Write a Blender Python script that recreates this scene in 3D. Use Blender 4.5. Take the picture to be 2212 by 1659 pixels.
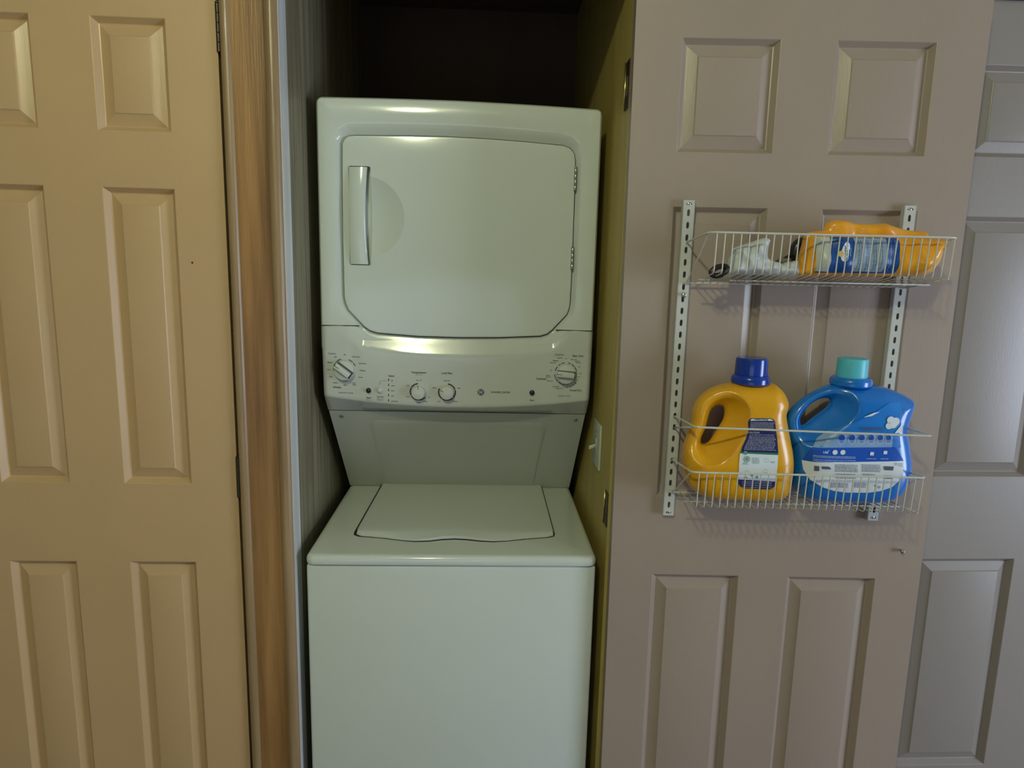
import bpy, bmesh, math, random
import numpy as np
from mathutils import Matrix, Vector
random.seed(7); rng = np.random.default_rng(5)
SC = bpy.context.scene
for o in list(bpy.data.objects): bpy.data.objects.remove(o)

# ------------------------------------------------------------ camera
F = 1425.88
CAM = np.array([0.0645, -1.4509, 1.5288])
PIT, YAW, ROL = .1656, .0441, .0252
FW = np.array([math.sin(YAW)*math.cos(PIT), math.cos(YAW)*math.cos(PIT), -math.sin(PIT)])
_r = np.array([math.cos(YAW), -math.sin(YAW), 0.]); _u = np.cross(_r, FW)
RT = math.cos(ROL)*_r + math.sin(ROL)*_u
UP = -math.sin(ROL)*_r + math.cos(ROL)*_u
cam = bpy.data.cameras.new('camera'); cam.sensor_width = 36; cam.lens = F/2212*36
cam.clip_start = .05
co = bpy.data.objects.new('camera', cam); SC.collection.objects.link(co); SC.camera = co
co.matrix_world = Matrix(((RT[0], UP[0], -FW[0], CAM[0]), (RT[1], UP[1], -FW[1], CAM[1]), (RT[2], UP[2], -FW[2], CAM[2]), (0, 0, 0, 1)))

# ------------------------------------------------------------ world, lights, exposure
W = bpy.data.worlds.new('world'); SC.world = W; W.use_nodes = True
W.node_tree.nodes['Background'].inputs[0].default_value = (.80, .84, .80, 1)
W.node_tree.nodes['Background'].inputs[1].default_value = .15
def area(name, loc, target, sx, sy, power, col):
    l = bpy.data.lights.new(name, 'AREA'); l.shape = 'RECTANGLE'; l.size = sx; l.size_y = sy; l.energy = power; l.color = col
    o = bpy.data.objects.new(name, l); SC.collection.objects.link(o); o.location = loc
    o.rotation_euler = (Vector(target)-Vector(loc)).to_track_quat('-Z', 'Y').to_euler(); return o
area('window_daylight', (4.15, -2.0, 1.05), (.2, 0, 1.0), 1.2, 1.9, 88, (.78, .90, 1.12))
area('room_daylight', (-.5, -3.6, .8), (0, 0, .8), 1.8, 1.2, 7, (.74, .92, 1.2))
def bulb(name, loc, power, col, r):
    l = bpy.data.lights.new(name, 'POINT'); l.energy = power; l.color = col; l.shadow_soft_size = r
    o = bpy.data.objects.new(name, l); SC.collection.objects.link(o); o.location = loc
bulb('ceiling_bulb', (-.35, -1.95, 2.62), 58, (.95, 1.0, .62), .05)
V = SC.view_settings
SC.display_settings.display_device = 'sRGB'
V.view_transform = 'Standard'; V.look = 'None'; V.exposure = -.08; V.gamma = 1; V.use_curve_mapping = False
SC.cycles.max_bounces = 6

# ------------------------------------------------------------ helpers
def at(px, py, Y):
    d = FW*F + RT*(px-1106) - UP*(py-829.5); t = (Y-CAM[1])/d[1]; return CAM + d*t
DA = math.radians(2.6)                       # the closet door stands open, a little off the wall plane
DO = np.array([.357, -.03, 0.]); DU = np.array([math.cos(DA), -math.sin(DA), 0.]); DN = np.array([-math.sin(DA), -math.cos(DA), 0.])
def atd(px, py, w):                          # (along the door, up) of a point w in front of the open door
    d = FW*F + RT*(px-1106) - UP*(py-829.5); o = DO + DN*w; t = ((o-CAM) @ DN)/(d @ DN); q = CAM + d*t - DO
    return float(q @ DU), float(q[2])
DM = Matrix.Translation(Vector(DO)) @ Matrix.Rotation(-DA, 4, 'Z')

def lin(c):
    return tuple(((v/255+.055)/1.055)**2.4 if v/255 > .04045 else v/255/12.92 for v in c)
def mat(name, col, rough=.5, metal=0., spec=.5, var=None, vscale=(8, 8, 8), bump=0., bscale=(60, 60, 60), coat=0., trans=0., alpha=1., detail=3):
    m = bpy.data.materials.new(name); m.use_nodes = True; nt = m.node_tree; b = nt.nodes['Principled BSDF']
    b.inputs['Roughness'].default_value = rough; b.inputs['Metallic'].default_value = metal
    b.inputs['Specular IOR Level'].default_value = spec; b.inputs['Coat Weight'].default_value = coat
    b.inputs['Transmission Weight'].default_value = trans; b.inputs['Alpha'].default_value = alpha
    tc = nt.nodes.new('ShaderNodeTexCoord')
    def noise(sc, det):
        mp = nt.nodes.new('ShaderNodeMapping'); mp.inputs['Scale'].default_value = sc; nt.links.new(tc.outputs['Object'], mp.inputs['Vector'])
        n = nt.nodes.new('ShaderNodeTexNoise'); n.inputs['Scale'].default_value = 1; n.inputs['Detail'].default_value = det
        nt.links.new(mp.outputs[0], n.inputs['Vector']); return n
    c2 = var if var else tuple(v*.94 for v in col)
    n = noise(vscale, detail); rp = nt.nodes.new('ShaderNodeValToRGB')
    rp.color_ramp.elements[0].position = .3; rp.color_ramp.elements[1].position = .7
    rp.color_ramp.elements[0].color = (*c2, 1); rp.color_ramp.elements[1].color = (*col, 1)
    nt.links.new(n.outputs['Fac'], rp.inputs[0]); nt.links.new(rp.outputs[0], b.inputs['Base Color'])
    if bump:
        n2 = noise(bscale, 2); bp = nt.nodes.new('ShaderNodeBump'); bp.inputs['Strength'].default_value = bump; bp.inputs['Distance'].default_value = .002
        nt.links.new(n2.outputs['Fac'], bp.inputs['Height']); nt.links.new(bp.outputs[0], b.inputs['Normal'])
    return m
M = {}
M['door_tan'] = mat('tan_door_paint', (.55, .375, .195), .36, var=(.51, .345, .175), vscale=(3, 3, 2), bump=.07, bscale=(420, 420, 30), spec=.6)
M['door_taupe'] = mat('taupe_door_paint', (.36, .288, .235), .36, var=(.335, .268, .22), vscale=(3, 3, 2), bump=.09, bscale=(420, 420, 30), spec=.5)
M['door_far'] = mat('grey_taupe_door_paint', (.285, .25, .225), .36, var=(.265, .235, .21), vscale=(3, 3, 2), bump=.07, bscale=(420, 420, 30))
M['casing'] = mat('varnished_wood', (.38, .205, .072), .36, var=(.17, .082, .026), vscale=(40, 40, 2.0), bump=.2, bscale=(300, 300, 12), detail=6)
M['casing_edge'] = mat('worn_painted_wood', (.34, .235, .125), .33, var=(.22, .14, .068), vscale=(40, 40, 2.5), bump=.15, bscale=(300, 300, 12))
M['jamb'] = mat('grey_painted_jamb', (.72, .74, .74), .45, var=(.55, .55, .50), vscale=(30, 30, 3), bump=.15)
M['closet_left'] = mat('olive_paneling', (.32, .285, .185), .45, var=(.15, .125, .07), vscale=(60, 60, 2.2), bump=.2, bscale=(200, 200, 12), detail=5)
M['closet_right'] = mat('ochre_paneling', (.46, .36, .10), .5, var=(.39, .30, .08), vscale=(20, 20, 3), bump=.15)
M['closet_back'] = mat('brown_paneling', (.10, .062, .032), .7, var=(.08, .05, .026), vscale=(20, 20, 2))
M['wall'] = mat('room_wall_paint', (.5, .46, .38), .7)
M['floor'] = mat('brown_floor', (.22, .15, .09), .5, var=(.15, .1, .06), vscale=(3, 20, 3))
M['ceiling'] = mat('ceiling_paint', (.5, .48, .42), .8)
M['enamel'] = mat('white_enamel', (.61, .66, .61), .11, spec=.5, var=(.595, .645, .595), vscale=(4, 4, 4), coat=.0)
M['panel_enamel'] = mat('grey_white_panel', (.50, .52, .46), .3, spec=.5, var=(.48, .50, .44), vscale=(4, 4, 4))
M['plastic'] = mat('white_plastic', (.57, .605, .555), .12, spec=.4, coat=.0)
M['dark'] = mat('dark_gap', (.012, .012, .010), .6)
M['black'] = mat('black_plastic', (.015, .014, .014), .3)
M['ink'] = mat('dark_print', (.05, .055, .05), .6)
M['grey_ink'] = mat('grey_print', (.2, .21, .19), .6)
M['metal'] = mat('dull_metal', (.45, .44, .40), .35, metal=1.)
M['bronze'] = mat('dark_bronze', (.06, .045, .03), .4, metal=.6)
M['brass'] = mat('brass', (.6, .5, .22), .3, metal=1.)
M['wire'] = mat('white_coated_wire', (.62, .62, .56), .3, var=(.56, .56, .50), vscale=(20, 20, 20))
M['rail'] = mat('white_steel_rail', (.58, .59, .55), .35, var=(.52, .53, .49), vscale=(20, 20, 10))
M['yellow'] = mat('yellow_plastic', (.75, .375, .007), .28, var=(.72, .35, .006), vscale=(6, 6, 6), coat=.2)
M['navy_cap'] = mat('blue_cap', (.004, .038, .34), .22, var=(.004, .033, .29), vscale=(9, 9, 9), coat=.3)
M['blue'] = mat('blue_plastic', (.004, .18, .66), .25, var=(.004, .155, .58), vscale=(6, 6, 6), coat=.3)
M['aqua'] = mat('aqua_cap', (.10, .55, .68), .4, var=(.085, .50, .62), vscale=(9, 9, 9))
M['lb_navy'] = mat('navy_label', (.012, .014, .11), .4)
M['lb_green'] = mat('green_label_band', (.02, .20, .09), .4)
M['lb_white'] = mat('white_label', (.74, .81, .88), .4)
M['lb_blue'] = mat('royal_blue_label', (.008, .09, .52), .3)
M['lb_sky'] = mat('sky_blue_label', (.012, .22, .72), .3, var=(.01, .17, .62), vscale=(14, 14, 14))
M['lb_pale'] = mat('pale_blue_label', (.28, .42, .66), .35, var=(.16, .34, .66), vscale=(22, 22, 22))
M['print_pale'] = mat('pale_print', (.45, .48, .60), .5)
M['print_dark'] = mat('dark_label_print', (.10, .10, .16), .5)
M['print_green'] = mat('green_print', (.12, .30, .22), .5)
M['orange'] = mat('orange_pouch_film', (.86, .40, .015), .32, var=(.78, .32, .01), vscale=(16, 16, 16), bump=.3, bscale=(45, 45, 60), coat=.3)
M['pouch_blue'] = mat('blue_pouch_print', (.008, .085, .36), .35, var=(.007, .07, .30))
M['pouch_pale'] = mat('pale_pouch_print', (.30, .40, .50), .45, var=(.24, .34, .46), vscale=(120, 120, 120))
M['pouch_white'] = mat('cloudy_film_window', (.52, .55, .50), .35)
M['bag'] = mat('thin_white_plastic', (.72, .76, .76), .35, var=(.60, .65, .66), vscale=(30, 30, 30), bump=.5, bscale=(60, 60, 60), trans=.12)
M['greyclear'] = mat('grey_translucent_plastic', (.30, .28, .22), .3, trans=.3)
M['flower'] = mat('flower_yellow', (.75, .50, .16), .5)
M['switch'] = mat('ivory_switch_plastic', (.50, .53, .40), .35)

def link(name, me, m, parent=None, smooth=35):
    for p in me.polygons: p.use_smooth = smooth is not None
    if m is not None and not me.materials: me.materials.append(M[m] if isinstance(m, str) else m)
    o = bpy.data.objects.new(name, me); SC.collection.objects.link(o)
    if parent is not None: o.parent = parent
    return o
def obj(name, bm, m, parent=None, smooth=35):
    if smooth is not None:
        bm.normal_update(); lim = math.radians(smooth)
        for e in bm.edges:
            if len(e.link_faces) == 2:
                try: e.smooth = e.calc_face_angle() < lim
                except Exception: pass
    me = bpy.data.meshes.new(name); bm.to_mesh(me); bm.free()
    return link(name, me, m, parent, smooth)
def empty(name, loc, label=None, cat=None, group=None, mw=None):
    o = bpy.data.objects.new(name, None); SC.collection.objects.link(o); o.empty_display_size = .05
    if mw is not None: o.matrix_world = mw
    else: o.location = loc
    tag(o, label, cat, group); return o
def tag(o, label=None, cat=None, group=None, kind=None):
    if label: o['label'] = label
    if cat: o['category'] = cat
    if group: o['group'] = group
    if kind: o['kind'] = kind
    return o
def struct(o, label=None, cat=None):
    return tag(o, label, cat, kind='structure')
def nb(): return bmesh.new()
def box(bm, x0, x1, y0, y1, z0, z1, bev=0., seg=2):
    g = bmesh.ops.create_cube(bm, size=1)
    for v in g['verts']:
        v.co = Vector((x0+(v.co.x+.5)*(x1-x0), y0+(v.co.y+.5)*(y1-y0), z0+(v.co.z+.5)*(z1-z0)))
    if bev:
        es = {e for v in g['verts'] for e in v.link_edges}
        bmesh.ops.bevel(bm, geom=list(es), offset=bev, segments=seg, affect='EDGES', profile=.5)
    return bm
def tube(bm, pts, r, n=6, closed=False):
    P = [Vector(p) for p in pts]; rings = []; N = len(P)
    t0 = (P[1]-P[0]).normalized(); ref = Vector((0, 0, 1)) if abs(t0.z) < .9 else Vector((1, 0, 0))
    a = t0.cross(ref).normalized()
    for i in range(N):
        if closed: t = (P[(i+1) % N]-P[i-1]).normalized()
        else: t = (P[min(i+1, N-1)]-P[max(i-1, 0)]).normalized()
        a = (a - t*a.dot(t)).normalized(); b = t.cross(a)
        rr = r[i] if hasattr(r, '__len__') else r
        rings.append([bm.verts.new(P[i]+(a*math.cos(k*2*math.pi/n)+b*math.sin(k*2*math.pi/n))*rr) for k in range(n)])
    for i in range(N if closed else N-1):
        A, B = rings[i], rings[(i+1) % N]
        for k in range(n): bm.faces.new((A[k], A[(k+1) % n], B[(k+1) % n], B[k]))
    if not closed:
        bm.faces.new(rings[0][::-1]); bm.faces.new(rings[-1])
    return bm
def arcpts(pts, rad=.012, n=4):              # round the corners of a polyline
    P = [Vector(p) for p in pts]; out = [P[0]]
    for i in range(1, len(P)-1):
        a, b, c = P[i-1], P[i], P[i+1]; d = min(rad, (a-b).length*.45, (c-b).length*.45)
        p, q = b+(a-b).normalized()*d, b+(c-b).normalized()*d
        for k in range(n+1):
            t = k/n; out.append(p*(1-t)**2 + b*2*t*(1-t) + q*t*t)
    out.append(P[-1]); return out
def lathe(bm, prof, n=40, axis='z', c=(0, 0, 0), a0=0):    # prof: (radius, along) pairs
    rings = []
    for r, h in prof:
        ring = []
        for k in range(n):
            t = a0+k*2*math.pi/n; x, y = r*math.cos(t), r*math.sin(t)
            p = (c[0]+x, c[1]+y, c[2]+h) if axis == 'z' else (c[0]+x, c[1]-h, c[2]+y)
            ring.append(bm.verts.new(p))
        rings.append(ring)
    for A, B in zip(rings, rings[1:]):
        for k in range(n): bm.faces.new((A[k], A[(k+1) % n], B[(k+1) % n], B[k]))
    bm.faces.new(rings[0][::-1]); bm.faces.new(rings[-1])
    bmesh.ops.recalc_face_normals(bm, faces=bm.faces)
    return bm
def prism(bm, poly, x0, x1):                 # (y,z) polygon pushed along x
    A = [bm.verts.new((x0, y, z)) for y, z in poly]; B = [bm.verts.new((x1, y, z)) for y, z in poly]
    n = len(poly); bm.faces.new(A); bm.faces.new(B[::-1])
    for k in range(n): bm.faces.new((A[k], B[k], B[(k+1) % n], A[(k+1) % n]))
    bmesh.ops.recalc_face_normals(bm, faces=bm.faces); return bm
def smooth_closed(P, per=8):
    P = np.array(P, float); n = len(P); out = []
    for i in range(n):
        p0, p1, p2, p3 = P[i-1], P[i], P[(i+1) % n], P[(i+2) % n]
        for k in range(per):
            t = k/per
            out.append(.5*((2*p1)+(-p0+p2)*t+(2*p0-5*p1+4*p2-p3)*t*t+(-p0+3*p1-3*p2+p3)*t**3))
    return np.array(out)
def sdf(poly, X, Z):                         # >0 inside
    poly = np.asarray(poly); d = np.full(X.shape, 1e9); ins = np.zeros(X.shape, bool)
    for a, b in zip(poly, np.roll(poly, -1, 0)):
        e = b-a; L = max(e @ e, 1e-14); t = np.clip(((X-a[0])*e[0]+(Z-a[1])*e[1])/L, 0, 1)
        d = np.minimum(d, (X-a[0]-t*e[0])**2+(Z-a[1]-t*e[1])**2)
        if a[1] != b[1]:
            ins ^= ((a[1] > Z) != (b[1] > Z)) & (X < (b[0]-a[0])*(Z-a[1])/(b[1]-a[1])+a[0])
    d = np.sqrt(d); return np.where(ins, d, -d)
def surface(Fv, o, h):                       # surface nets on a grid, Fv>0 inside
    S = Fv > 0; nx, ny, nz = Fv.shape
    cnt = sum(S[i:nx-1+i, j:ny-1+j, k:nz-1+k].astype(np.int8) for i in (0, 1) for j in (0, 1) for k in (0, 1))
    cm = (cnt > 0) & (cnt < 8); idx = -np.ones(cm.shape, int); ci = np.argwhere(cm); idx[cm] = np.arange(len(ci))
    acc = np.zeros((len(ci), 3)); num = np.zeros(len(ci))
    cs = [(i, j, k) for i in (0, 1) for j in (0, 1) for k in (0, 1)]
    for a in cs:
        for b in cs:
            if sum(b)-sum(a) == 1 and all(y >= x for x, y in zip(a, b)):
                fa = Fv[tuple((ci+a).T)]; fb = Fv[tuple((ci+b).T)]; m = (fa > 0) != (fb > 0)
                t = np.where(m, fa/np.where(m, fa-fb, 1), 0)
                p = np.array(a)+t[:, None]*(np.array(b)-np.array(a)); acc[m] += p[m]; num[m] += 1
    V_ = (ci+acc/num[:, None])*h+o; Q = []
    for ax in range(3):
        sl0 = [slice(None)]*3; sl1 = [slice(None)]*3; sl0[ax] = slice(0, -1); sl1[ax] = slice(1, None)
        A, B = S[tuple(sl0)], S[tuple(sl1)]; e = np.argwhere(A != B)
        u, v = (ax+1) % 3, (ax+2) % 3
        e = e[(e[:, u] > 0) & (e[:, v] > 0) & (e[:, u] < Fv.shape[u]-1) & (e[:, v] < Fv.shape[v]-1)]
        du = np.zeros(3, int); du[u] = 1; dv = np.zeros(3, int); dv[v] = 1
        q = np.stack([idx[tuple((e-du-dv).T)], idx[tuple((e-dv).T)], idx[tuple(e.T)], idx[tuple((e-du).T)]], 1)
        flip = ~A[tuple(e.T)]; q[flip] = q[flip][:, ::-1]; Q.append(q)
    Q = np.concatenate(Q); return V_, Q
def mesh_np(name, V_, Q):
    me = bpy.data.meshes.new(name); me.from_pydata([tuple(v) for v in V_], [], [tuple(int(i) for i in q) for q in Q]); me.update(); return me
def glyphs(body, size, align='CENTER', shear=0):
    cu = bpy.data.curves.new('t', 'FONT'); cu.body = body; cu.size = size; cu.align_x = align; cu.align_y = 'CENTER'; cu.resolution_u = 3; cu.offset = size*.022
    o = bpy.data.objects.new('t', cu); SC.collection.objects.link(o); bpy.context.view_layer.update()
    me = bpy.data.meshes.new_from_object(o.evaluated_get(bpy.context.evaluated_depsgraph_get()))
    v = [tuple(q.co) for q in me.vertices]; f = [tuple(p.vertices) for p in me.polygons]
    bpy.data.objects.remove(o); bpy.data.meshes.remove(me); return v, f
class Print:                                 # flat ink on a front surface y = fn(x, z)
    def __init__(s, fn, off=.0004): s.fn = fn; s.off = off; s.v = []; s.f = []
    def raw(s, v, f, x, z, rot=0.):
        b = len(s.v); c, sn = math.cos(rot), math.sin(rot)
        for p in v:
            X = x+p[0]*c-p[1]*sn; Z = z+p[0]*sn+p[1]*c; s.v.append((X, Z))
        s.f += [tuple(i+b for i in q) for q in f]
    def text(s, body, x, z, size, rot=0., align='CENTER'): s.raw(*glyphs(body, size, align), x, z, rot)
    def rect(s, x, z, w, h, rot=0., n=1):
        v = []; f = []
        for i in range(n+1): v += [(-w/2+w*i/n, -h/2), (-w/2+w*i/n, h/2)]
        for i in range(n): f.append((2*i, 2*i+2, 2*i+3, 2*i+1))
        s.raw(v, f, x, z, rot)
    def disc(s, x, z, r, n=20): s.raw([(r*math.cos(k*2*math.pi/n), r*math.sin(k*2*math.pi/n)) for k in range(n)], [tuple(range(n))], x, z)
    def ring(s, x, z, r0, r1, a0=0, a1=360, sx=1., sy=1.):
        n = max(2, int(abs(a1-a0)/8)); v = []; f = []
        for i in range(n+1):
            t = math.radians(a0+(a1-a0)*i/n); v += [(r0*sx*math.cos(t), r0*sy*math.sin(t)), (r1*sx*math.cos(t), r1*sy*math.sin(t))]
        for i in range(n): f.append((2*i, 2*i+1, 2*i+3, 2*i+2))
        s.raw(v, f, x, z)
    def words(s, x0, x1, z, h, gap=.25):
        x = x0
        while x < x1-h:
            w = min(h*random.uniform(1.5, 6), x1-x); s.rect(x+w/2, z+random.uniform(-.1, .1)*h, w, h*random.uniform(.75, 1), n=max(1, int(w/.006))); x += w+h*.7
    def done(s, name, m, parent):
        if s.fn is con_y: Y = [con_y(*q) for q in s.v]
        else: Y = np.broadcast_to(s.fn(np.array([q[0] for q in s.v]), np.array([q[1] for q in s.v])), (len(s.v),))
        me = bpy.data.meshes.new(name); me.from_pydata([(float(q[0]), float(y)-s.off, float(q[1])) for q, y in zip(s.v, Y)], [], s.f); me.update(); return tag(link(name, me, m, parent, None), kind='stuff')

# ------------------------------------------------------------ setting
def slab(name, m, *b, label=None):
    bm = nb(); box(bm, *b); o = obj(name, bm, m, None, None); struct(o, label); return o
slab('floor', 'floor', -3.2, 4.3, -4.4, 1.2, -.05, 0, label='brown floor')
slab('ceiling', 'ceiling', -3.2, 4.3, -4.4, .12, 2.72, 2.76, label='room ceiling')
slab('wall_left_of_closet', 'wall', -3.2, -1.16, .02, .12, 0, 2.72)
slab('wall_above_left_door', 'wall', -1.16, -.49, .02, .12, 2.15, 2.72)
slab('wall_above_closet', 'wall', -.49, .375, .02, .12, 2.16, 2.72)
slab('wall_pier', 'wall', .375, 1.02, .012, .12, 0, 2.72)
slab('wall_above_right_door', 'wall', 1.02, 1.88, .012, .12, 2.15, 2.72)
slab('wall_right_of_door', 'wall', 1.88, 4.3, .012, .12, 0, 2.72)
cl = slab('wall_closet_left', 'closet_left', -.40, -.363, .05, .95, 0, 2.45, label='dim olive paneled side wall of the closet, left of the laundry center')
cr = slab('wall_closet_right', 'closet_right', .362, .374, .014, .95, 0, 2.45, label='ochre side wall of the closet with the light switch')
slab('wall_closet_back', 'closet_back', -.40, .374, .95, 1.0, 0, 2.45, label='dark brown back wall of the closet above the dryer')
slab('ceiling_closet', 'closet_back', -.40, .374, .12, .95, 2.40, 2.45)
slab('wall_left_room_back', 'closet_back', -1.25, -.40, .14, .18, 0, 2.45)
slab('wall_behind_right_door', 'closet_back', .38, 1.95, .16, .2, 0, 2.45)
slab('trim_jamb_left', 'jamb', -.37, -.3605, -.004, .05, 0, 2.16, label='grey painted jamb edge beside the wood casing')

# wood casing between the left door and the closet
def moulding(name, prof, z0, z1, m, parent=None):
    bm = nb(); A = [bm.verts.new((x, y, z0)) for x, y in prof]; B = [bm.verts.new((x, y, z1)) for x, y in prof]
    n = len(prof)
    for k in range(n): bm.faces.new((A[k], A[(k+1) % n], B[(k+1) % n], B[k]))
    bm.faces.new(A[::-1]); bm.faces.new(B); bmesh.ops.recalc_face_normals(bm, faces=bm.faces)
    return obj(name, bm, m, parent, 40)
tc_ = moulding('trim_casing_left', [(-.4755, .02), (-.4755, -.004), (-.474, -.007), (-.3615, -.007), (-.3615, .02)], 0, 2.14, 'casing')
struct(tc_, 'varnished wood casing between the tan door and the closet')
def bead(x0, x1, h, n=8, sharp=.5):
    p = [(x0, -.0071)]
    for k in range(n+1):
        t = k/n; p.append((x0+(x1-x0)*t, -.0071-h*math.sin(math.pi*t)**sharp))
    p.append((x1, -.0071)); return p
moulding('moulding_bead', bead(-.4755, -.4545, .006), 0, 2.14, 'casing_edge', tc_)
moulding('moulding_bead', bead(-.389, -.3615, .009, sharp=.6), 0, 2.14, 'casing_edge', tc_)
bm = nb(); box(bm, -.4755, .38, -.008, .02, 2.16, 2.26, .003); struct(obj('trim_casing_head', bm, 'casing'))
bm = nb(); box(bm, -.4895, -.4765, .032, .118, 0, 2.15); struct(obj('trim_stop_left', bm, 'dark'))

# ------------------------------------------------------------ six-panel doors
def make_door(name, x0, x1, z0, z1, th, cols, rows, m, mw, bev=.011, slope=.026):
    root = struct(empty(name, (0, 0, 0), mw=mw))
    bm = nb(); xs = [x0]+[c for cc in cols for c in cc]+[x1]; zs = [z0]+[r for rr in rows for r in rr]+[z1]
    V_ = {}
    def v(x, y, z):
        k = (round(x, 5), round(y, 5), round(z, 5))
        if k not in V_: V_[k] = bm.verts.new((x, y, z))
        return V_[k]
    for i in range(len(xs)-1):
        for j in range(len(zs)-1):
            if i % 2 == 1 and j % 2 == 1: continue
            a, b, c, d = xs[i], xs[i+1], zs[j], zs[j+1]
            bm.faces.new((v(a, 0, c), v(b, 0, c), v(b, 0, d), v(a, 0, d)))
    for y in (th,):
        bm.faces.new((v(x0, y, z0), v(x0, y, z1), v(x1, y, z1), v(x1, y, z0)))
    bm.faces.new([v(x, 0, z0) for x in xs][::-1]+[v(x0, th, z0), v(x1, th, z0)])
    bm.faces.new([v(x, 0, z1) for x in xs]+[v(x1, th, z1), v(x0, th, z1)])
    bm.faces.new([v(x0, 0, z) for z in zs]+[v(x0, th, z1), v(x0, th, z0)])
    bm.faces.new([v(x1, 0, z) for z in zs][::-1]+[v(x1, th, z0), v(x1, th, z1)])
    bmesh.ops.recalc_face_normals(bm, faces=bm.faces)
    obj('door_frame', bm, m, root, 30)
    for cx0, cx1 in cols:
        for rz0, rz1 in rows:
            bm = nb(); rings = []
            for ins, y in ((0, 0), (.0012, .0006), (bev-.001, .0128), (bev+.0012, .0137), (bev+slope-.004, .0060), (bev+slope-.0025, .0051), (bev+slope-.0008, .0032), (bev+slope+.001, .0028)):
                rings.append([bm.verts.new(p) for p in ((cx0+ins, y, rz0+ins), (cx1-ins, y, rz0+ins), (cx1-ins, y, rz1-ins), (cx0+ins, y, rz1-ins))])
            for A, B in zip(rings, rings[1:]):
                for k in range(4): bm.faces.new((A[k], A[(k+1) % 4], B[(k+1) % 4], B[k]))
            bm.faces.new(rings[-1]); bmesh.ops.recalc_face_normals(bm, faces=bm.faces)
            for f in bm.faces:
                if f.normal.y > 0: bmesh.ops.reverse_faces(bm, faces=bm.faces); break
            obj('panel', bm, m, root, 25)
    return root
ROWS = [(.27, .8605), (1.0445, 1.686), (1.797, 2.016)]
d1 = make_door('door_1', -1.12, -.4835, .01, 2.135, .03, [(-.999, -.851), (-.733, -.585)], ROWS, 'door_tan', Matrix.Identity(4))
d1['label'] = 'tan six-panel door left of the wood casing, hinged on its right edge'
def knuckle_hinge(parent, x, y, z, h, r, m='bronze', n=5, name='hinge'):
    bm = nb(); s = h/n
    for k in range(n): lathe(bm, [(r*.8, z-h/2+k*s), (r, z-h/2+k*s+.001), (r, z-h/2+(k+1)*s-.001), (r*.8, z-h/2+(k+1)*s)], 12, c=(x, y, 0))
    lathe(bm, [(r*.5, z+h/2), (r*.9, z+h/2+.001), (r*.9, z+h/2+.003), (r*.4, z+h/2+.005)], 12, c=(x, y, 0))
    box(bm, x-.001, x+.001, y, y+.02, z-h/2, z+h/2)
    return obj(name, bm, m, parent)
for z in (2.0, 1.063, .25): knuckle_hinge(d1, -.4795, -.004, z, .092, .0048)
bm = nb(); lathe(bm, [(.0022, 0), (.0022, .0006), (.001, .0012)], 10, 'y', (-.557, 0, 1.535)); obj('nail', bm, 'black', d1)

mw2 = DM @ Matrix.Translation((0, 0, 1.2)) @ Matrix.Rotation(math.radians(-.45)*-1, 4, 'Y') @ Matrix.Translation((0, 0, -1.2))
mw2 = DM @ Matrix.Translation((.004, 0, 1.2)) @ Matrix.Rotation(-.006, 4, 'Y') @ Matrix.Translation((0, 0, -1.2))
d2 = make_door('door_2', 0.002, .716, .02, 2.125, .034, [(.0985, .2985), (.4115, .6135)], [(.26, .853), (1.040, 1.6765), (1.785, 2.008)], 'door_taupe', mw2)
d2['label'] = 'taupe six-panel closet door standing open with a wire rack on it'
d3 = make_door('door_3', 1.035, 1.87, .01, 2.13, .035, [(1.160, 1.402), (1.518, 1.75)], [(.26, .8405), (1.053, 1.673), (1.803, 1.999)], 'door_far',
               Matrix.Translation((0, .06, 1.2)) @ Matrix.Rotation(-.010, 4, 'Y') @ Matrix.Translation((0, 0, -1.2)))
d3['label'] = 'taupe six-panel door at the far right, behind the open closet door'
# peg on the closet door
pu, pv = atd(1945, 1188, 0)
t = empty('door_peg', DM @ Vector((pu, 0, pv)), 'small shiny metal peg on the open closet door below the lower basket', 'peg', mw=DM @ Matrix.Translation((pu, 0, pv)))
bm = nb(); lathe(bm, [(.0028, 0), (.0028, .006)], 14, 'y'); obj('shank', bm, 'metal', t)
bm = nb(); lathe(bm, [(.0038, .006), (.0048, .008), (.0046, .011), (.003, .0128), (.001, .0132)], 16, 'y'); obj('peg_head', bm, 'metal', t)
# hinge leaves left on the right jamb
for z, zt in ((1.932, .098), (.985, .082)):
    bm = nb(); X = .3618
    y0, y1 = .018, .052
    for b in ((y0, y0+.010, z-zt/2, z+zt/2), (y1-.008, y1, z-zt/2, z+zt/2), (y0+.010, y1-.008, z-zt/2, z-zt*.22), (y0+.010, y1-.008, z+zt*.22, z+zt/2)):
        box(bm, X-.0022, X+.0004, b[0], b[1], b[2], b[3])
    h = obj('hinge_leaf', bm, 'bronze', None, None)
    struct(h, 'dark hinge leaf on the closet jamb, %s' % ('upper one near the top of the photo' if z > 1.5 else 'lower one beside the light switch'))
    bm = nb(); lathe(bm, [(.0022, z-zt/2), (.0022, z+zt/2)], 10, c=(X-.0028, y1, 0)); obj('hinge_pin', bm, 'brass', h)

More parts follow.
